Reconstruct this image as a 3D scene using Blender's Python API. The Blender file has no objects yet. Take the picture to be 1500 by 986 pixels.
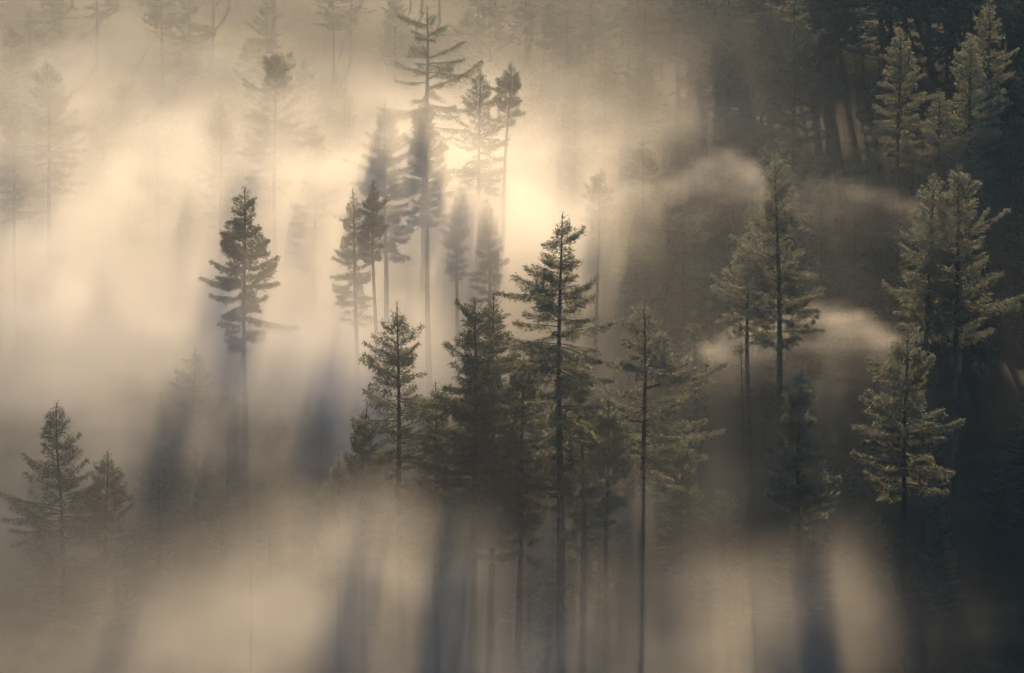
import bpy, math, random
import numpy as np
from mathutils import Vector

# ------------------------------------------------------------------ scene, camera, light
sc = bpy.context.scene
col = sc.collection
R = math.radians
sc.render.engine = 'CYCLES'
sc.view_settings.view_transform = 'Standard'
sc.view_settings.look = 'None'
sc.view_settings.gamma = 1.0
sc.view_settings.exposure = 0.0
cy = sc.cycles
cy.use_denoising = True
cy.denoising_input_passes = 'RGB_ALBEDO'
cy.use_adaptive_sampling = False
cy.max_bounces = 5
cy.diffuse_bounces = 2
cy.glossy_bounces = 1
cy.transmission_bounces = 2
cy.transparent_max_bounces = 8
cy.volume_bounces = 1
cy.volume_step_rate = 3.0
cy.volume_max_steps = 160
cy.sample_clamp_direct = 20
cy.sample_clamp_indirect = 4

FPX = 5000.0                       # focal length in pixels of a 1500 px wide frame
PITCH = R(5.0)
cam_d = bpy.data.cameras.new('camera')
cam_d.lens = 120.0
cam_d.sensor_width = 36.0
cam_d.clip_start = 0.5
cam_d.clip_end = 8000.0
cam = bpy.data.objects.new('camera', cam_d)
cam.location = (0, 0, 0)
cam.rotation_euler = (R(90) - PITCH, 0, 0)
col.objects.link(cam)
sc.camera = cam

def at(px, py, Y):
    """metres of the point seen at photo pixel px, py at distance Y"""
    u = (px - 750) / FPX
    v = (493 - py) / FPX
    # camera axes
    dy = math.cos(PITCH) + v * math.sin(PITCH)
    dz = -math.sin(PITCH) + v * math.cos(PITCH)
    k = Y / dy
    return (u * k, Y, dz * k)

SUN_EL = R(19.5)
SUN_AZ = R(2.4)                    # to the right of the view axis (+Y)
w = bpy.data.worlds.new('World')
sc.world = w
w.use_nodes = True
nt = w.node_tree
bg = nt.nodes['Background']
sky = nt.nodes.new('ShaderNodeTexSky')
sky.sky_type = 'NISHITA'
sky.sun_disc = False
sky.sun_elevation = SUN_EL
sky.sun_rotation = SUN_AZ
sky.air_density = 1.2
sky.dust_density = 0.0
sky.ozone_density = 4.8
nt.links.new(sky.outputs[0], bg.inputs[0])
bg.inputs[1].default_value = 0.14

sd = bpy.data.lights.new('sun', 'SUN')
sd.energy = 4.8
sd.angle = R(0.5)
sd.color = (1.0, 0.71, 0.39)
sun = bpy.data.objects.new('sun', sd)
tosun = Vector((math.sin(SUN_AZ) * math.cos(SUN_EL), math.cos(SUN_AZ) * math.cos(SUN_EL), math.sin(SUN_EL)))
sun.rotation_euler = tosun.to_track_quat('Z', 'Y').to_euler()
sun.location = (60, 700, 300)
col.objects.link(sun)

# ------------------------------------------------------------------ materials
def mat_new(name):
    m = bpy.data.materials.new(name)
    m.use_nodes = True
    for n in list(m.node_tree.nodes):
        m.node_tree.nodes.remove(n)
    return m, m.node_tree

def ramp(nt, fac, stops):
    r = nt.nodes.new('ShaderNodeValToRGB')
    el = r.color_ramp.elements
    el[0].position, el[0].color = stops[0][0], (*stops[0][1], 1)
    el[1].position, el[1].color = stops[-1][0], (*stops[-1][1], 1)
    for p, c in stops[1:-1]:
        e = el.new(p); e.color = (*c, 1)
    nt.links.new(fac, r.inputs[0])
    return r.outputs[0]

def needle_mat(name, dark, mid, pale, trans, sheen=0.15):
    m, nt = mat_new(name)
    out = nt.nodes.new('ShaderNodeOutputMaterial')
    geo = nt.nodes.new('ShaderNodeNewGeometry')
    noi = nt.nodes.new('ShaderNodeTexNoise')
    noi.inputs['Scale'].default_value = 0.9
    noi.inputs['Detail'].default_value = 2
    tc = nt.nodes.new('ShaderNodeTexCoord')
    nt.links.new(tc.outputs['Object'], noi.inputs['Vector'])
    add = nt.nodes.new('ShaderNodeMath'); add.operation = 'MULTIPLY_ADD'
    nt.links.new(geo.outputs['Random Per Island'], add.inputs[0])
    add.inputs[1].default_value = 0.5
    nt.links.new(noi.outputs[0], add.inputs[2])
    c = ramp(nt, add.outputs[0], [(0.35, dark), (0.75, mid), (1.05, pale)])
    d = nt.nodes.new('ShaderNodeBsdfDiffuse')
    t = nt.nodes.new('ShaderNodeBsdfTranslucent')
    nt.links.new(c, d.inputs[0]); 
    tm = nt.nodes.new('ShaderNodeMix'); tm.data_type = 'RGBA'; tm.blend_type = 'MULTIPLY'
    tm.inputs[0].default_value = 1.0
    nt.links.new(c, tm.inputs[6]); tm.inputs[7].default_value = (2.3, 2.25, 1.9, 1)
    nt.links.new(tm.outputs[2], t.inputs[0])
    mx = nt.nodes.new('ShaderNodeMixShader'); mx.inputs[0].default_value = trans
    nt.links.new(d.outputs[0], mx.inputs[1]); nt.links.new(t.outputs[0], mx.inputs[2])
    gl = nt.nodes.new('ShaderNodeBsdfGlossy'); gl.inputs['Roughness'].default_value = 0.6
    gl.inputs['Color'].default_value = (0.85, 0.9, 0.85, 1)
    fr = nt.nodes.new('ShaderNodeFresnel'); fr.inputs[0].default_value = 1.42
    m2 = nt.nodes.new('ShaderNodeMixShader')
    fs = nt.nodes.new('ShaderNodeMath'); fs.operation = 'MULTIPLY'; fs.inputs[1].default_value = sheen
    nt.links.new(fr.outputs[0], fs.inputs[0]); nt.links.new(fs.outputs[0], m2.inputs[0]); nt.links.new(mx.outputs[0], m2.inputs[1]); nt.links.new(gl.outputs[0], m2.inputs[2])
    nt.links.new(m2.outputs[0], out.inputs['Surface'])
    return m

def rough_mat(name, stops, scale, bump=0.3, stretch=(1, 1, 1)):
    m, nt = mat_new(name)
    out = nt.nodes.new('ShaderNodeOutputMaterial')
    tc = nt.nodes.new('ShaderNodeTexCoord')
    mp = nt.nodes.new('ShaderNodeMapping'); mp.inputs['Scale'].default_value = stretch
    noi = nt.nodes.new('ShaderNodeTexNoise')
    noi.inputs['Scale'].default_value = scale
    noi.inputs['Detail'].default_value = 5
    nt.links.new(tc.outputs['Object'], mp.inputs[0]); nt.links.new(mp.outputs[0], noi.inputs['Vector'])
    p = nt.nodes.new('ShaderNodeBsdfPrincipled')
    nt.links.new(ramp(nt, noi.outputs[0], stops), p.inputs['Base Color'])
    p.inputs['Roughness'].default_value = 0.9
    p.inputs['Specular IOR Level'].default_value = 0.05
    b = nt.nodes.new('ShaderNodeBump'); b.inputs['Strength'].default_value = bump
    nt.links.new(noi.outputs[0], b.inputs['Height']); nt.links.new(b.outputs[0], p.inputs['Normal'])
    nt.links.new(p.outputs[0], out.inputs['Surface'])
    return m

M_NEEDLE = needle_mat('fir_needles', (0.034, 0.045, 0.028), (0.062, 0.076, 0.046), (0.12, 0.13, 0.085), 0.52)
M_NEEDLE_SUNLIT = needle_mat('sunlit_needles', (0.08, 0.088, 0.065), (0.13, 0.135, 0.10), (0.19, 0.19, 0.145), 0.6)  # paler copy of the fir needles, sunlight on the crowns put into its colour
M_BARK = rough_mat('fir_bark', [(0.3, (0.03, 0.022, 0.016)), (0.7, (0.10, 0.075, 0.055))], 3.0, 0.6, (2, 2, 0.4))
M_DEAD = rough_mat('dead_wood', [(0.3, (0.05, 0.045, 0.04)), (0.7, (0.12, 0.11, 0.095))], 3.0, 0.4, (2, 2, 0.4))
M_GROUND = rough_mat('forest_floor', [(0.3, (0.020, 0.022, 0.010)), (0.55, (0.045, 0.04, 0.02)), (0.75, (0.06, 0.07, 0.03))], 0.15, 0.5)
M_FERN = needle_mat('fern_leaves', (0.018, 0.028, 0.012), (0.035, 0.045, 0.02), (0.05, 0.055, 0.03), 0.08, 0.0)

# ------------------------------------------------------------------ terrain
TY = np.array([-400, -60, 0, 100, 200, 260, 300, 350, 400, 440, 500, 600, 650, 720, 900, 1500, 3000, 6000], float)
TZ = np.array([10, 0, -3, -30, -55, -63, -63, -57, -48, -40, -23, 3, 13, 20, 10, -30, -60, -80], float)

def terrain_z(x, y):
    x = np.asarray(x, float); y = np.asarray(y, float)
    z = np.interp(y, TY, TZ)
    z = z + 1.6 * np.sin(x * 0.045 + 1.3) * np.sin(y * 0.031 + 0.4) + 0.7 * np.sin(x * 0.13 + y * 0.09)
    far = np.clip((y - 430) / 200, 0, 1)
    z = z + far * 10 * np.clip((x - 10) / 90, -0.3, 1.5)        # the slope climbs towards the right
    # unseen shoulder above the right half, added to block sun, since mostly lowered
    sm = lambda t: np.clip(t, 0, 1) ** 2 * (3 - 2 * np.clip(t, 0, 1))
    z = z + 14 * sm((x - 12 + 9 * np.sin(y * 0.05)) / 55) * sm((y - 585) / 120) * (1 + 0.08 * np.sin(x * 0.21) + 0.05 * np.sin(x * 0.53 + 1))
    return z

def mesh_obj(name, verts, faces, mat, parent=None, smooth=False):
    me = bpy.data.meshes.new(name)
    verts = np.asarray(verts, np.float32); faces = np.asarray(faces, np.int32)
    nf, k = faces.shape
    me.vertices.add(len(verts)); me.vertices.foreach_set('co', verts.ravel())
    me.loops.add(nf * k); me.loops.foreach_set('vertex_index', faces.ravel())
    me.polygons.add(nf)
    me.polygons.foreach_set('loop_start', np.arange(0, nf * k, k, dtype=np.int32))
    me.polygons.foreach_set('loop_total', np.full(nf, k, np.int32))
    if smooth:
        me.polygons.foreach_set('use_smooth', np.ones(nf, bool))
    me.update(calc_edges=True)
    me.materials.append(mat)
    o = bpy.data.objects.new(name, me)
    col.objects.link(o)
    if parent: o.parent = parent
    return o

xs = np.unique(np.concatenate([np.linspace(-3000, -160, 14), np.linspace(-160, 160, 81), np.linspace(160, 3000, 14)]))
ys = np.unique(np.concatenate([np.linspace(-400, 160, 20), np.linspace(160, 760, 121), np.linspace(760, 6000, 22)]))
X, Y = np.meshgrid(xs, ys)
Z = terrain_z(X, Y)
idx = np.arange(X.size).reshape(X.shape)
F = np.stack([idx[:-1, :-1], idx[:-1, 1:], idx[1:, 1:], idx[1:, :-1]], -1).reshape(-1, 4)
g = mesh_obj('hillside_ground', np.stack([X, Y, Z], -1).reshape(-1, 3), F, M_GROUND, smooth=True)
g['kind'] = 'structure'

# ------------------------------------------------------------------ trees
def unit(v):
    return v / (np.linalg.norm(v, axis=-1, keepdims=True) + 1e-9)

def tubes(P, rad, k):
    """P (n,m,3) polylines, rad (n,m): k-sided tapering tubes"""
    n, m, _ = P.shape
    T = np.gradient(P, axis=1); T = unit(T)
    ref = np.where(np.abs(T[..., 2:3]) > 0.9, np.array([1.0, 0, 0]), np.array([0, 0, 1.0]))
    A = unit(np.cross(T, ref)); B = np.cross(T, A)
    ang = np.arange(k) * 2 * math.pi / k
    V = P[:, :, None] + rad[..., None, None] * (A[:, :, None] * np.cos(ang)[None, None, :, None] + B[:, :, None] * np.sin(ang)[None, None, :, None])
    base = np.arange(n * m * k).reshape(n, m, k)
    a = base[:, :-1]; b = base[:, 1:]
    Fq = np.stack([a, np.roll(a, -1, 2), np.roll(b, -1, 2), b], -1).reshape(-1, 4)
    return V.reshape(-1, 3), Fq

def make_fir(seed, H, crown, rad, sprays=20000, gap=0.44, top_e=58, low_e=10, asym=(), size=0.42, shape=0.8,
             needle=None, bare=0.25, ragged=0.35, lean=0.0, full=0.55, thick=1.0, wood=None, limb_n=None):
    """a conifer H metres tall whose live crown is crown metres long and rad metres in radius.
    asym: (depth below top, azimuth degrees, extra length factor, spread in metres)"""
    rg = np.random.default_rng(seed)
    # trunk axis
    m = 26
    tz = np.linspace(0, H, m)
    ph = rg.uniform(0, 6.28, 4)
    def axis(z):
        q = z / H
        x = lean * H * q ** 1.5 + 0.12 * np.sin(q * 5 + ph[0]) + 0.10 * np.sin(q * 11 + ph[1]) * q
        y = 0.12 * np.sin(q * 4 + ph[2]) + 0.08 * np.sin(q * 9 + ph[3]) * q
        return np.stack([x - lean * 0, y, z], -1)
    R0 = (0.009 * H + 0.07) * thick
    tr = R0 * (1 - tz / H) ** 0.8 + 0.02
    tr[0] *= 1.5; tr[1] *= 1.1
    TV, TF = tubes(axis(tz)[None], tr[None], 9)
    # branches
    z0 = H - crown
    zs, d = [], 0.15
    while d < crown:
        k = rg.integers(3, 6) if d > 1.6 else rg.integers(2, 4)
        for _ in range(k):
            zs.append(d + rg.uniform(-1.0, 1.0) * gap * min(1, d))
        d += gap * (0.75 + 0.25 * min(1, d / 5)) * rg.uniform(0.75, 1.3)
    d = np.clip(np.array(zs), 0.08, crown)
    n = len(d)
    az = (np.arange(n) * 2.39996 + rg.uniform(-0.7, 0.7, n)) % (2 * math.pi)
    q = d / crown
    L = rad * np.minimum(1, q / full) ** shape * np.where(q > 0.75, 1 - (q - 0.75) * 1.5, 1)
    # slow waves round and down the outline plus per branch raggedness
    wv = 1 + 0.16 * np.sin(d * 0.5 + ph[0] + az) + 0.14 * np.sin(d * 1.7 + az * 2 + ph[2]) + 0.12 * np.sin(az * 3 + ph[1] - d * 0.3)
    L = L * np.minimum(1, d / 2.6) ** 0.45
    L = L * wv * (1 + rg.normal(0, ragged * 0.6, n).clip(-0.7, 0.7)) + 0.16
    keep = rg.random(n) > bare * q ** 1.5
    for (dd, a0, ex, sp) in asym:
        da = np.abs((az - math.radians(a0) + math.pi) % (2 * math.pi) - math.pi)
        wgt = np.exp(-((d - dd) / sp) ** 2) * np.exp(-(da / 0.6) ** 2)
        L = L * (1 + (ex - 1) * wgt)
        keep |= (wgt > 0.5) & (ex > 1)
    d, az, q, L = d[keep], az[keep], q[keep], L[keep]
    n = len(d)
    e = np.radians(top_e + (low_e - top_e) * np.minimum(1, d / 12) ** 0.7 + rg.normal(0, 11, n))
    mb = 7
    t = np.linspace(0, 1, mb)
    base = axis(H - d)
    hd = np.stack([np.cos(az), np.sin(az), np.zeros(n)], -1)
    sag = (0.06 + 0.14 * q) * rg.uniform(0.5, 1.5, n)
    kink = rg.normal(0, 0.05, (n, 1))
    side = np.stack([-np.sin(az), np.cos(az), np.zeros(n)], -1)
    def bpt(i, tt):
        r = L[i] * tt
        zz = r * np.sin(e[i]) - sag[i] * L[i] * tt ** 1.6 + 0.12 * L[i] * tt ** 3
        return base[i] + hd[i] * (r * np.cos(e[i]))[..., None] + np.stack([0 * zz, 0 * zz, zz], -1) + side[i] * (kink[i, 0] * L[i] * np.sin(tt * 3))[..., None]
    ii = np.repeat(np.arange(n)[:, None], mb, 1)
    BP = bpt(ii, np.broadcast_to(t, (n, mb)))
    br = (0.012 + 0.011 * L)[:, None] * (1 - 0.85 * t)[None] * (0.75 if thick < 1.2 else 1.2)
    BV, BF = tubes(BP, br, 4)
    # dead stubs and twigs on the bare trunk under the crown
    ns = int(min(40, max(6, (H - crown) * 1.6)))
    sz = z0 - rg.random(ns) ** 1.5 * (H - crown) * 0.75
    sa = rg.uniform(0, 6.28, ns); sl = rg.uniform(0.3, 1.9, ns) * rg.uniform(0.4, 1, ns)
    st = np.linspace(0, 1, 4)
    sdir = np.stack([np.cos(sa), np.sin(sa), rg.uniform(-0.5, 0.35, ns)], -1)
    SP = axis(sz)[:, None] + sdir[:, None] * (sl[:, None] * st)[..., None]
    SP[..., 2] -= (0.25 * sl[:, None] * st ** 2)
    SP[:, 1:, :2] += rg.normal(0, 0.06, (ns, 3, 2))
    SV, SF = tubes(SP, np.full(ns, 0.028)[:, None] * (1 - 0.8 * st)[None], 3)
    TF = np.concatenate([TF, SF + len(TV)]); TV = np.concatenate([TV, SV])
    # sprays of needles on side twigs
    pw = L ** 1.5; pw /= pw.sum()
    bi = rg.choice(n, sprays, p=pw)
    ntw = np.maximum(3, (L * 4.2)).astype(int)
    tj = rg.integers(0, 10 ** 6, sprays) % ntw[bi]
    tt = 0.16 + 0.84 * (tj + rg.uniform(0.2, 0.8, sprays) * 0.5) / ntw[bi]
    tt = np.clip(tt, 0, 1)
    sd_ = np.where(rg.random(sprays) < 0.5, -1.0, 1.0)
    tl = (0.42 * L[bi] ** 0.8 * (1 - tt) ** 0.7 * np.minimum(1, tt * 3.2 + 0.1) + 0.16)
    u = rg.random(sprays) ** 0.8
    p0 = bpt(bi, tt)
    p1 = bpt(bi, np.clip(tt + 0.04, 0, 1.05)); bd = unit(p1 - p0)
    # a direction hashed from branch, twig and side so that one twig's sprays line up
    hsh = np.sin(bi * 12.9898 + tj * 78.233 + sd_ * 37.7) * 43758.5453
    hsh = hsh - np.floor(hsh)
    ang = np.radians(38 + 26 * hsh)
    td = bd * np.cos(ang)[:, None] + side[bi] * (sd_ * np.sin(ang))[:, None]
    td[:, 2] -= 0.10 + 0.45 * q[bi] * hsh
    td = unit(td)
    pos = p0 + td * (tl * u * (0.7 + 0.6 * hsh))[:, None]
    pos[:, 2] -= 0.10 * (tl * u) ** 2
    pos += rg.normal(0, 0.09, (sprays, 3))
    fd = td + unit(rg.normal(0, 1, (sprays, 3))) * 0.7 + bd * 0.3
    hang = rg.random(sprays) < 0.18 + 0.15 * q[bi]
    fd[hang, 2] -= 0.9
    fd = unit(fd)
    nrm = unit(np.stack([rg.normal(0, 0.7, sprays), rg.normal(0, 0.7, sprays), np.ones(sprays)], -1))
    sv = unit(np.cross(fd, nrm))
    ln = size * rg.uniform(0.6, 1.35, sprays) * np.minimum(1, 0.45 + L[bi] / 2.2)
    wd = ln * rg.uniform(0.11, 0.20, sprays)
    a = pos; c = pos + fd * ln[:, None]
    mid = pos + fd * (ln * 0.45)[:, None]
    b1 = mid + sv * wd[:, None]; b2 = mid - sv * wd[:, None]
    FV = np.stack([a, b1, c, b2], 1).reshape(-1, 3)
    FF = np.arange(sprays * 4).reshape(-1, 4)
    # leader shoot
    nl = 30
    hz = H - rg.random(nl) ** 0.8 * 1.6
    la = rg.uniform(0, 6.28, nl)
    lp = axis(np.minimum(hz, H + 0.0))
    ld = unit(np.stack([np.cos(la) * 0.6, np.sin(la) * 0.6, np.full(nl, 0.9)], -1))
    lsv = unit(np.cross(ld, rg.normal(0, 1, (nl, 3))))
    q4 = np.stack([lp, lp + ld * 0.10 + lsv * 0.03, lp + ld * 0.24, lp + ld * 0.10 - lsv * 0.03], 1).reshape(-1, 3)
    FF = np.concatenate([FF, np.arange(nl * 4).reshape(-1, 4) + len(FV)]); FV = np.concatenate([FV, q4])
    return dict(trunk=(TV, TF), limbs=(BV, BF), crown=(FV, FF), H=H, needle=needle or M_NEEDLE, wood=wood or M_BARK)

def empty(name, loc, rz=0):
    o = bpy.data.objects.new(name, None)
    o.empty_display_size = 1
    o.location = loc; o.rotation_euler = (0, 0, rz)
    col.objects.link(o)
    return o

def tag(o, label, cat, group=None):
    o['label'] = label; o['category'] = cat
    if group: o['group'] = group

def build_tree(name, T, loc, label, cat='tree', group=None, rz=0.0, scale=1.0):
    r = empty(name, loc, rz)
    r.scale = (scale,) * 3
    tag(r, label, cat, group)
    mesh_obj('trunk', *T['trunk'], T['wood'], r, smooth=True)
    mesh_obj('branches', *T['limbs'], T['wood'], r)
    if T['crown'] is not None:
        mesh_obj('crown', *T['crown'], T['needle'], r)
    return r

def copy_tree(src, loc, rz, scale, label, group):
    r = src.copy(); col.objects.link(r)
    r.location = loc; r.rotation_euler = (0, 0, rz)
    r.scale = scale if isinstance(scale, tuple) else (scale,) * 3
    tag(r, label, src['category'], group)
    for ch in src.children:
        c = ch.copy(); col.objects.link(c); c.parent = r
    return r

_seed = [100]
def fir_at(px, py, D, crown_px, half_px, label, name='fir_tree', n=16000, group='conifers standing in the mist', **kw):
    """a fir whose top is seen at px, py and stands D metres away; crown length and half width in pixels at that distance"""
    x, y, zt = at(px, py, D)
    zb = float(terrain_z(x, y)) - 0.3
    _seed[0] += 1
    mpp = D / FPX
    kw.setdefault('size', 0.30); n = int(n * (0.95 if kw.get('needle') is M_NEEDLE_SUNLIT else 1.4))
    kw.setdefault('lean', random.Random(_seed[0]).uniform(-0.012, 0.012))
    T = make_fir(kw.pop('seed', _seed[0]), zt - zb, crown_px * mpp, half_px * mpp * 0.8, sprays=n, **kw)
    return build_tree(name, T, (x, y, zb), label, group=group)
#TREES
# the clump in the middle
fir_at(820, 312, 300, 350, 80, 'tallest sharp dark fir at the centre with long bare trunk and ragged crown', n=44000, needle=M_NEEDLE_SUNLIT, bare=0.4, ragged=0.65, gap=0.42, shape=0.95, full=0.5,
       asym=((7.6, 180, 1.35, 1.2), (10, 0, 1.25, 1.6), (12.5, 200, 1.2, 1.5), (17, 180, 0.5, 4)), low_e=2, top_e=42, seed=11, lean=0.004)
fir_at(588, 442, 302, 370, 66, 'dark fir with pale open top at the left end of the central clump', n=36000, bare=0.3, ragged=0.5, seed=12, needle=M_NEEDLE_SUNLIT, asym=((3.6, 180, 1.5, .8), (3.8, 0, 1.7, .8)))
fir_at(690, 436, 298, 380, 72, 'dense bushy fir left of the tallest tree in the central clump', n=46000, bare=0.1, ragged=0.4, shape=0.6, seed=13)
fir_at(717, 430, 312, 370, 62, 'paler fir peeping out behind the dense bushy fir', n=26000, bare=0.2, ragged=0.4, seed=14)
fir_at(938, 436, 303, 280, 80, 'slender fir with thin bare trunk just right of the tallest tree', n=30000, bare=0.45, ragged=0.6, gap=0.6, seed=15, needle=M_NEEDLE_SUNLIT, low_e=4,
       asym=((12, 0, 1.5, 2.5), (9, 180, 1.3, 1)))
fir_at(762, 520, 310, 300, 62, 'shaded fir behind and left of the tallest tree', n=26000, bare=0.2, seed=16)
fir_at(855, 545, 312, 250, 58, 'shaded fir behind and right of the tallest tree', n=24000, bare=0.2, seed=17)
fir_at(893, 585, 296, 170, 48, 'short fir with glinting lower boughs between two bare trunks', n=22000, bare=0.2, needle=M_NEEDLE_SUNLIT, seed=18)
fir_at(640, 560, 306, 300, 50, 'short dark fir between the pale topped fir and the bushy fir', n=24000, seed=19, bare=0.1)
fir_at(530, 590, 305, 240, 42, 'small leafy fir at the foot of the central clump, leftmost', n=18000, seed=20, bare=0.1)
fir_at(492, 665, 300, 190, 40, 'low pale bush-like fir left of the central clump', n=15000, seed=21, bare=0.1, needle=M_NEEDLE_SUNLIT)
fir_at(1000, 640, 318, 180, 40, 'low shaded fir right of the slender bare-trunked fir', n=12000, seed=22)
# right side
fir_at(1146, 222, 340, 285, 62, 'tall sunlit fir standing alone beside the upper curl of mist', n=34000, bare=0.2, ragged=0.45, seed=31, full=0.8, low_e=18, needle=M_NEEDLE_SUNLIT, shape=0.7, asym=((11, 0, 1.6, 1.5), (9.5, 180, 1.3, 1.5)))
fir_at(1100, 325, 346, 190, 42, 'smaller fir pressed against the left of the tall sunlit fir', n=14000, seed=32, needle=M_NEEDLE_SUNLIT)
fir_at(1358, 256, 345, 245, 66, 'left fir of the sunlit pair near the right edge', n=26000, seed=33, full=0.8, low_e=18, needle=M_NEEDLE_SUNLIT, shape=0.65)
fir_at(1401, 242, 343, 265, 84, 'right and taller fir of the sunlit pair near the right edge', n=32000, seed=34, full=0.8, low_e=18, needle=M_NEEDLE_SUNLIT, shape=0.7, asym=((8, 0, 1.5, 1.5),))
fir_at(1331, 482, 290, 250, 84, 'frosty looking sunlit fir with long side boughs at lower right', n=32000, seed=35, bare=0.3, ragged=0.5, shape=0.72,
       asym=((8.0, 180, 1.9, .8), (6.4, 0, 2.0, .7), (9.4, 180, 1.4, .8)), full=0.75, top_e=50, low_e=4, needle=M_NEEDLE_SUNLIT)
fir_at(1171, 535, 305, 250, 60, 'dim fir with few bright boughs left of the frosty fir', n=24000, seed=36, full=0.8, low_e=18, needle=M_NEEDLE_SUNLIT, bare=0.3, ragged=0.5)
fir_at(1313, 42, 430, 200, 42, 'far sunlit fir high on the shaded slope at upper right', n=22000, seed=37, shape=0.6, needle=M_NEEDLE_SUNLIT)
fir_at(1421, 55, 430, 220, 48, 'far fir with glowing left flank in the upper right corner', n=22000, seed=38, needle=M_NEEDLE_SUNLIT, shape=0.65)
fir_at(1452, -6, 445, 200, 40, 'dim fir behind the glowing one in the upper right corner', n=14000, seed=39, needle=M_NEEDLE_SUNLIT)
fir_at(1375, 130, 425, 150, 42, 'low fir between the two far sunlit firs', n=14000, seed=40, needle=M_NEEDLE_SUNLIT)
# left side
fir_at(88, 590, 330, 330, 80, 'dark pointed fir at far left, taller of the two', n=28000, seed=51, shape=0.75)
fir_at(152, 660, 334, 260, 52, 'shorter fir just right of the dark pointed fir at far left', n=18000, seed=52, shape=0.7)
fir_at(354, 274, 352, 250, 55, 'dark ragged fir top rising out of bright fog', n=26000, seed=53, bare=0.4, ragged=0.7, gap=0.7)
fir_at(285, 505, 362, 260, 52, 'ghostly fir half lost in fog below the ragged fir', n=20000, seed=54)
fir_at(240, 575, 366, 200, 40, 'faint short fir at the left foot of the ghostly fir', n=10000, seed=55)
fir_at(330, 560, 356, 240, 46, 'shadowy fir swallowed by fog under the ragged fir', n=16000, seed=56)
fir_at(405, 590, 356, 240, 40, 'shadowy fir swallowed by fog right of the ragged fir', n=16000, seed=57)
fir_at(470, 575, 352, 220, 34, 'shadowy fir in the dark gap left of the central clump', n=16000, seed=58)
fir_at(70, 88, 428, 200, 60, 'greyish fir at the upper left edge', n=20000, seed=59, shape=0.9)
fir_at(20, 170, 432, 150, 40, 'faint bushy fir hugging the left edge', n=12000, seed=60)
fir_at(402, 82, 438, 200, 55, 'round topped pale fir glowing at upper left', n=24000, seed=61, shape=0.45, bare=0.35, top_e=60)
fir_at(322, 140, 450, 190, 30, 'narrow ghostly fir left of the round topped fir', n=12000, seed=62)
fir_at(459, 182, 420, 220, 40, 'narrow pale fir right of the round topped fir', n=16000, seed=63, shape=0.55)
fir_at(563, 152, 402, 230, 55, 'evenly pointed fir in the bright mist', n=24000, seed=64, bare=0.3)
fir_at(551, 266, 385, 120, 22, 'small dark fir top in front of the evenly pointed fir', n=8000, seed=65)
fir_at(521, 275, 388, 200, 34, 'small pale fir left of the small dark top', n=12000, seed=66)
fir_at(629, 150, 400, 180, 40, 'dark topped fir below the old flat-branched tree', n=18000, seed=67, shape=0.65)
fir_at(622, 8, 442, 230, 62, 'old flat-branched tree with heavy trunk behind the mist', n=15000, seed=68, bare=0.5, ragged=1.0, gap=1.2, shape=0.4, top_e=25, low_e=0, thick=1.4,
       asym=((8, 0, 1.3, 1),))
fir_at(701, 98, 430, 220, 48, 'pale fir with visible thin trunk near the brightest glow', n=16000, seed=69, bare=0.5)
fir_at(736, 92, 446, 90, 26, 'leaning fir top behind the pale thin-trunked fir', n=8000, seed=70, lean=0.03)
fir_at(669, 268, 400, 140, 22, 'thin fir top, left one of two in the middle glow', n=9000, seed=71)
fir_at(716, 290, 396, 150, 28, 'thin fir top, right one of two in the middle glow', n=9000, seed=72, bare=0.4)
fir_at(876, 246, 420, 110, 28, 'sparse faint fir at the edge of the dark slope', n=6000, seed=73, bare=0.5)
fir_at(262, 232, 455, 140, 45, 'barely visible fir in the thick fog at left', n=9000, seed=74)
fir_at(190, 285, 450, 130, 40, 'faintest fir in the white fog at left', n=8000, seed=75)
fir_at(1020, 458, 360, 150, 26, 'small faint fir under the upper curl of mist', n=8000, seed=76)
fir_at(1232, 238, 420, 150, 26, 'small faint fir between the two tall sunlit firs', n=8000, seed=77)
# dead ones
def snag(px, py, D, label, seed, nb=26, crown=6.0, rad=1.0):
    x, y, zt = at(px, py, D)
    zb = float(terrain_z(x, y)) - 0.3
    T = make_fir(seed, zt - zb, crown, rad, sprays=250, gap=0.9, bare=0.3, ragged=0.9, top_e=35, low_e=-5, thick=0.55, wood=M_DEAD, size=0.25)
    return build_tree('dead_tree', T, (x, y, zb), label, cat='dead tree', group='dead trunks')
snag(367, 775, 285, 'tiny bare tree top poking from the low fog at left', 81)
snag(1088, 500, 312, 'thin pale dead pole left of the dim fir', 82, rad=0.7)

# filler forest on the far slope and behind the clump
variants = []
for k in range(6):
    T = make_fir(300 + k, 36, (24, 20, 26, 22, 28, 19)[k], (4.6, 4.0, 5.2, 4.4, 5.4, 3.8)[k], sprays=9000, size=0.62, gap=0.8, bare=0.25, shape=(.8, .7, .6, .75, .85, .6)[k], ragged=0.5)
    variants.append(T)
rg = np.random.default_rng(7)
pts = []
def try_pts(n, x0, x1, y0, y1, mind, hmin, hmax):
    c = 0; tries = 0
    while c < n and tries < 20000:
        tries += 1
        y = rg.uniform(y0, y1); half = 0.15 * y * 1.2
        x = rg.uniform(max(x0, -half), min(x1, half))
        if all((x - p[0]) ** 2 + (y - p[1]) ** 2 > mind ** 2 for p in pts):
            pts.append((x, y, rg.uniform(hmin, hmax))); c += 1
try_pts(75, 28, 130, 470, 640, 7.5, 0.8, 1.15)
try_pts(72, -130, 28, 470, 640, 7.0, 0.42, 0.72)
try_pts(46, 10, 120, 440, 600, 4.0, 0.28, 0.5)
try_pts(40, 15, 75, 400, 470, 6.5, 0.62, 0.85)
try_pts(12, -75, -20, 455, 475, 8, 0.6, 0.8)
try_pts(30, 8, 66, 322, 395, 4.5, 0.25, 0.42)
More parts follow.
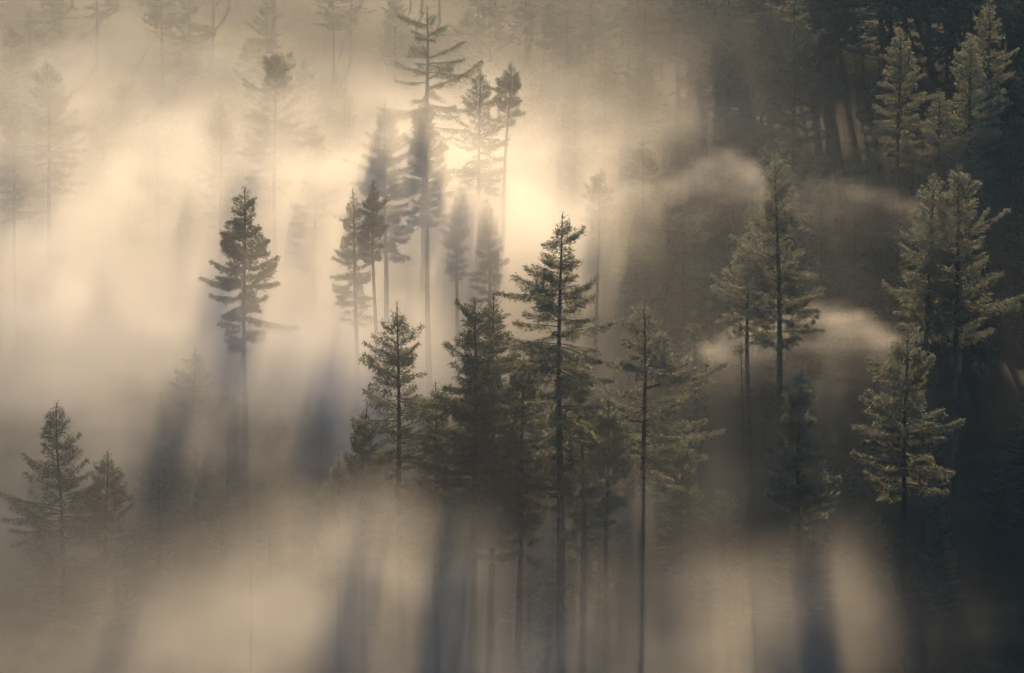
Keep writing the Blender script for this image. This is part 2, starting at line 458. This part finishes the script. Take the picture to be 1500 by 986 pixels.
try_pts(10, -40, 8, 318, 345, 5.5, 0.25, 0.4)
protos = {}
for i, (x, y, s) in enumerate(pts):
    k = int(rg.integers(0, 6)); rz = rg.uniform(0, 6.28)
    zb = float(terrain_z(x, y)) - 0.4
    sx = s * rg.uniform(0.85, 1.15)
    if s < 0.52 and x > 8 and y > 438:
        lab = 'small conifer under the taller trees of the shaded far slope'; grp = 'small conifers on the shaded far slope'
    elif y > 470:
        lab = 'dim conifer in the forest covering the right half of the far slope' if x > 12 else 'conifer in the hazy forest covering the left half of the far slope'
        grp = 'conifers of the forest on the right of the far slope' if x > 12 else 'conifers of the forest on the left of the far slope'
    elif y < 398 and s < 0.46:
        lab = 'young fir in the dark below the tall trunks'; grp = 'young firs on the shaded valley floor'
    elif x > 0:
        lab = 'dark conifer in the shaded stand behind the curls of mist'; grp = 'conifers of the shaded stand behind the mist curls'
    else:
        lab = 'short conifer drowned in the bright fog bank'; grp = 'short conifers in the fog bank'
    if k not in protos:
        protos[k] = build_tree('fir_tree', variants[k], (x, y, zb), lab, group=grp, rz=rz)
        protos[k].scale = (sx, sx, s)
    else:
        copy_tree(protos[k], (x, y, zb), rz, (sx, sx, s), lab, grp)

# undergrowth: arching leaves over the forest floor, uncountable
def undergrowth():
    n = 200000
    y = rg.uniform(262, 640, n); x = rg.uniform(-1, 1, n) * 0.17 * y
    z = terrain_z(x, y)
    a = rg.uniform(0, 6.28, n); h = rg.uniform(0.15, 0.5, n) * np.clip((700 - y) / 260, 0.4, 1)
    p = np.stack([x, y, z - 0.05], -1)
    d = np.stack([np.cos(a) * 0.8, np.sin(a) * 0.8, np.ones(n)], -1) * h[:, None]
    s = np.stack([-np.sin(a), np.cos(a), 0 * a], -1) * (0.16 * h)[:, None]
    tip = p + d * np.array([1.6, 1.6, 0.85])
    V = np.stack([p, p + d * 0.8 + s, tip, p + d * 0.8 - s], 1).reshape(-1, 3)
    o = mesh_obj('undergrowth', V, np.arange(n * 4).reshape(-1, 4), M_FERN)
    o['kind'] = 'stuff'
    tag(o, 'ferns and low shrubs covering the forest floor under the firs', 'undergrowth')
undergrowth()
#FOG
# ------------------------------------------------------------------ fog: real density in metres, thick banks and curls of mist
ALBEDO = (0.97, 0.97, 0.97)
GX, GY, GZ = (-105, 105), (190, 560), (-66, 26)
VOX = 1.1

class FT:
    """tiny helper that writes maths as geometry-node fields"""
    def __init__(s, nt): s.nt = nt
    def m(s, op, a, b=None, c=None, clamp=False):
        n = s.nt.nodes.new('ShaderNodeMath'); n.operation = op; n.use_clamp = clamp
        for i, v in enumerate((a, b, c)):
            if v is None: continue
            if isinstance(v, (int, float)): n.inputs[i].default_value = v
            else: s.nt.links.new(v, n.inputs[i])
        return n.outputs[0]
    def v(s, op, a, b=None, scale=None):
        n = s.nt.nodes.new('ShaderNodeVectorMath'); n.operation = op
        for i, q in enumerate((a, b)):
            if q is None: continue
            if isinstance(q, (tuple, list)): n.inputs[i].default_value = q
            else: s.nt.links.new(q, n.inputs[i])
        if scale is not None: n.inputs['Scale'].default_value = scale
        return n.outputs['Value'] if op in ('LENGTH', 'DOT_PRODUCT', 'DISTANCE') else n.outputs['Vector']
    def noise(s, vec, scale, detail, rough=0.55, out='Fac'):
        n = s.nt.nodes.new('ShaderNodeTexNoise')
        s.nt.links.new(vec, n.inputs['Vector'])
        n.inputs['Scale'].default_value = scale; n.inputs['Detail'].default_value = detail; n.inputs['Roughness'].default_value = rough
        return n.outputs[0] if out == 'Fac' else n.outputs[1]
    def step(s, x, lo, hi):
        n = s.nt.nodes.new('ShaderNodeMapRange'); n.interpolation_type = 'SMOOTHSTEP'
        s.nt.links.new(x, n.inputs[0]); n.inputs[1].default_value = lo; n.inputs[2].default_value = hi
        n.inputs[3].default_value = 0; n.inputs[4].default_value = 1
        return n.outputs[0]

# soft banks: photo x, y of the centre, distance, half sizes in metres (across, deep, up), density per metre
BANKS = [
    # behind the far trees, in front of the far slope
    (190, 340, 448, 28, 14, 11, 0.010),
    (420, 310, 452, 30, 14, 12, 0.018),
    (690, 285, 450, 22, 12, 12, 0.014),
    (300, 90, 470, 40, 8, 4, 0.008),
    (640, 110, 466, 16, 10, 8, 0.012),
    (1000, 130, 455, 20, 12, 14, 0.0022),
    # thin veil over the far trees
    (280, 235, 396, 44, 8, 10, 0.018),
    (620, 240, 393, 22, 6, 11, 0.034),
    # between the far trees and the ragged fir
    (200, 390, 412, 28, 9, 12, 0.021),
    (420, 390, 414, 26, 9, 14, 0.022),
    (650, 370, 412, 18, 9, 14, 0.022),
    (800, 280, 408, 10, 8, 10, 0.018),
    (480, 450, 376, 20, 8, 10, 0.018),
    (680, 430, 374, 14, 8, 10, 0.018),
    (200, 450, 376, 26, 7, 9, 0.026),
    # in front of the ragged fir, swallowing its foot
    (320, 515, 339, 21, 8, 10.5, 0.060),
    (352, 500, 346, 9, 4, 8.5, 0.11),
    (480, 600, 330, 10, 6, 8, 0.03),
    (600, 330, 390, 15, 5, 10, 0.045),
    (90, 440, 345, 18, 8, 8, 0.026),
    (150, 680, 338, 20, 6, 8, 0.018),
    (110, 900, 315, 18, 7, 9, 0.022),
    # faint air before the sunlit firs on the right
    (1260, 400, 330, 17, 7, 16, 0.0014),
    (1000, 720, 285, 9, 6, 6, 0.008),
    # low in front of everything
    (380, 1000, 264, 36, 16, 7, 0.004),
    (250, 960, 264, 28, 14, 8, 0.007),
    (410, 850, 260, 9, 8, 4.5, 0.014),
    (700, 965, 262, 30, 18, 8, 0.0075),
    (1105, 920, 266, 8.5, 14, 7.5, 0.007),
]
# curls of mist: centre, distance, radii (across, deep, up), tilt, density; only the upper rim is filled
CURLS = [
    (1050, 320, 356, 6.2, 6, 6.4, 0.05, 0.022),
    (1250, 345, 362, 8.5, 6, 5.2, -0.15, 0.009),
    (1165, 560, 352, 11.0, 6, 7.6, 0.12, 0.034),
    (1222, 650, 350, 1.8, 4, 8.0, 0.0, 0.012),
    (930, 400, 350, 3.6, 5, 8.5, 0.0, 0.012),
]
def fog_volume():
    ng = bpy.data.node_groups.new('fog_density', 'GeometryNodeTree')
    ng.interface.new_socket('Geometry', in_out='OUTPUT', socket_type='NodeSocketGeometry')
    f = FT(ng)
    pos = ng.nodes.new('GeometryNodeInputPosition').outputs[0]
    sep = ng.nodes.new('ShaderNodeSeparateXYZ'); ng.links.new(pos, sep.inputs[0])
    px, py, pz = sep.outputs
    # warped position
    n1 = f.noise(pos, 0.022, 3, out='Color')
    warp = f.v('MULTIPLY', f.v('SUBTRACT', n1, (0.5, 0.5, 0.5)), (34.0, 14.0, 26.0))
    n2 = f.noise(pos, 0.09, 3, out='Color')
    warp2 = f.v('SCALE', f.v('SUBTRACT', n2, (0.5, 0.5, 0.5)), scale=7.0)
    wp = f.v('ADD', pos, warp); wp = f.v('ADD', wp, warp2)
    stretched = f.v('MULTIPLY', wp, (0.7, 0.7, 1.6))
    big = f.noise(stretched, 0.03, 4, 0.6)
    patch = f.step(big, 0.34, 0.66)
    total = None
    for (x, y, D, rx, ry, rz, a) in BANKS:
        c = at(x, y, D)
        q = f.v('MULTIPLY', f.v('SUBTRACT', wp, c), (1 / rx, 1 / ry, 1 / rz))
        l = f.v('LENGTH', q)
        k = f.m('MULTIPLY', f.step(l, 1.6, 0.15), a * 1.15)
        total = k if total is None else f.m('ADD', total, k)
    total = f.m('MULTIPLY', total, f.m('MULTIPLY_ADD', patch, 1.25, 0.18))
    fine = f.noise(f.v('ADD', pos, warp2), 0.16, 3, 0.6)
    wis = f.step(fine, 0.3, 0.7)
    total = f.m('MULTIPLY', total, f.m('MULTIPLY_ADD', wis, 1.15, 0.42))
    wp3 = f.v('ADD', pos, f.v('SCALE', warp2, scale=0.75))
    streak = f.step(f.noise(f.v('MULTIPLY', wp3, (0.5, 0.5, 1.4)), 0.35, 4, 0.65), 0.36, 0.68)
    for (x, y, D, rx, ry, rz, tilt, a) in CURLS:
        c = at(x, y, D)
        rel = f.v('SUBTRACT', wp3, c)
        s1 = ng.nodes.new('ShaderNodeSeparateXYZ'); ng.links.new(rel, s1.inputs[0])
        c1 = ng.nodes.new('ShaderNodeCombineXYZ')
        ng.links.new(s1.outputs[0], c1.inputs[0]); ng.links.new(s1.outputs[1], c1.inputs[1])
        ng.links.new(f.m('MULTIPLY_ADD', s1.outputs[0], -tilt, s1.outputs[2]), c1.inputs[2])
        q = f.v('MULTIPLY', c1.outputs[0], (1 / rx, 1 / ry, 1 / rz))
        l = f.v('LENGTH', q)
        shell = f.m('MULTIPLY', f.step(l, 0.66, 1.02), f.step(l, 1.22, 0.99))
        shell = f.m('MULTIPLY', shell, shell)
        s2 = ng.nodes.new('ShaderNodeSeparateXYZ'); ng.links.new(q, s2.inputs[0])
        shell = f.m('MULTIPLY', shell, f.step(s2.outputs[2], -0.3, 0.95))
        k = f.m('MULTIPLY', shell, f.m('MULTIPLY', f.m('MULTIPLY_ADD', streak, 1.7, 0.12), a * 1.45))
        total = f.m('ADD', total, k)
    # thin mist lying everywhere in the valley, thicker to the left and low down
    low = f.step(pz, 8.0, -55.0)
    lft = f.step(px, 45.0, -25.0)
    thin = f.m('MULTIPLY', f.m('MULTIPLY_ADD', lft, 0.0014, 0.00004), f.m('MULTIPLY_ADD', patch, 0.8, 0.5))
    thin = f.m('MULTIPLY', thin, f.m('MULTIPLY_ADD', low, 1.0, 0.4))
    thin = f.m('MULTIPLY', thin, f.m('MULTIPLY_ADD', f.step(py, 285.0, 360.0), 0.75, 0.25))
    total = f.m('ADD', total, thin)
    # fade to nothing at the faces of the grid
    for (o, (lo, hi), d) in ((px, GX, 14), (py, GY, 25), (pz, GZ, 8)):
        total = f.m('MULTIPLY', total, f.m('MULTIPLY', f.step(o, lo + 1, lo + d), f.step(o, hi - 1, hi - d)))
    vc = ng.nodes.new('GeometryNodeVolumeCube')
    ng.links.new(f.m('MULTIPLY', total, 1000.0), vc.inputs['Density'])      # stored per kilometre
    vc.inputs['Min'].default_value = (GX[0], GY[0], GZ[0])
    vc.inputs['Max'].default_value = (GX[1], GY[1], GZ[1])
    vc.inputs['Resolution X'].default_value = int((GX[1] - GX[0]) / VOX)
    vc.inputs['Resolution Y'].default_value = int((GY[1] - GY[0]) / (VOX * 1.5))
    vc.inputs['Resolution Z'].default_value = int((GZ[1] - GZ[0]) / VOX)
    m, nt = mat_new('fog')
    out = nt.nodes.new('ShaderNodeOutputMaterial')
    at_ = nt.nodes.new('ShaderNodeAttribute'); at_.attribute_name = 'density'
    vs = nt.nodes.new('ShaderNodeVolumeScatter')
    vs.inputs['Color'].default_value = (*ALBEDO, 1)
    vs.inputs['Anisotropy'].default_value = 0.62
    km = nt.nodes.new('ShaderNodeMath'); km.operation = 'MULTIPLY'; km.inputs[1].default_value = 0.001
    nt.links.new(at_.outputs['Fac'], km.inputs[0])
    nt.links.new(km.outputs[0], vs.inputs['Density'])
    nt.links.new(vs.outputs[0], out.inputs['Volume'])
    sm = ng.nodes.new('GeometryNodeSetMaterial'); sm.inputs['Material'].default_value = m
    ng.links.new(vc.outputs[0], sm.inputs[0])
    go = ng.nodes.new('NodeGroupOutput')
    ng.links.new(sm.outputs[0], go.inputs[0])
    me = bpy.data.meshes.new('fog')
    me.materials.append(m)
    o = bpy.data.objects.new('fog', me)
    col.objects.link(o)
    md = o.modifiers.new('density', 'NODES'); md.node_group = ng
    o['kind'] = 'stuff'
    tag(o, 'banks and curls of sunlit morning fog drifting between the firs', 'fog')
fog_volume()
#HAZE
def haze_box():
    x0, x1, y0, y1, z0, z1 = -3010, 3010, -405, 6010, -130, 90
    V = [(x, y, z) for x in (x0, x1) for y in (y0, y1) for z in (z0, z1)]
    Fc = [(0, 1, 3, 2), (4, 6, 7, 5), (0, 4, 5, 1), (2, 3, 7, 6), (0, 2, 6, 4), (1, 5, 7, 3)]
    m, nt = mat_new('haze')
    out = nt.nodes.new('ShaderNodeOutputMaterial')
    pv = nt.nodes.new('ShaderNodeVolumePrincipled')
    pv.inputs['Color'].default_value = (0.5, 0.74, 1.0, 1)
    pv.inputs['Density'].default_value = 0.00008
    pv.inputs['Anisotropy'].default_value = 0.0
    nt.links.new(pv.outputs[0], out.inputs['Volume'])
    o = mesh_obj('haze', V, Fc, m)
    o['kind'] = 'stuff'
    tag(o, 'thin bluish air over the whole valley', 'haze')
haze_box()
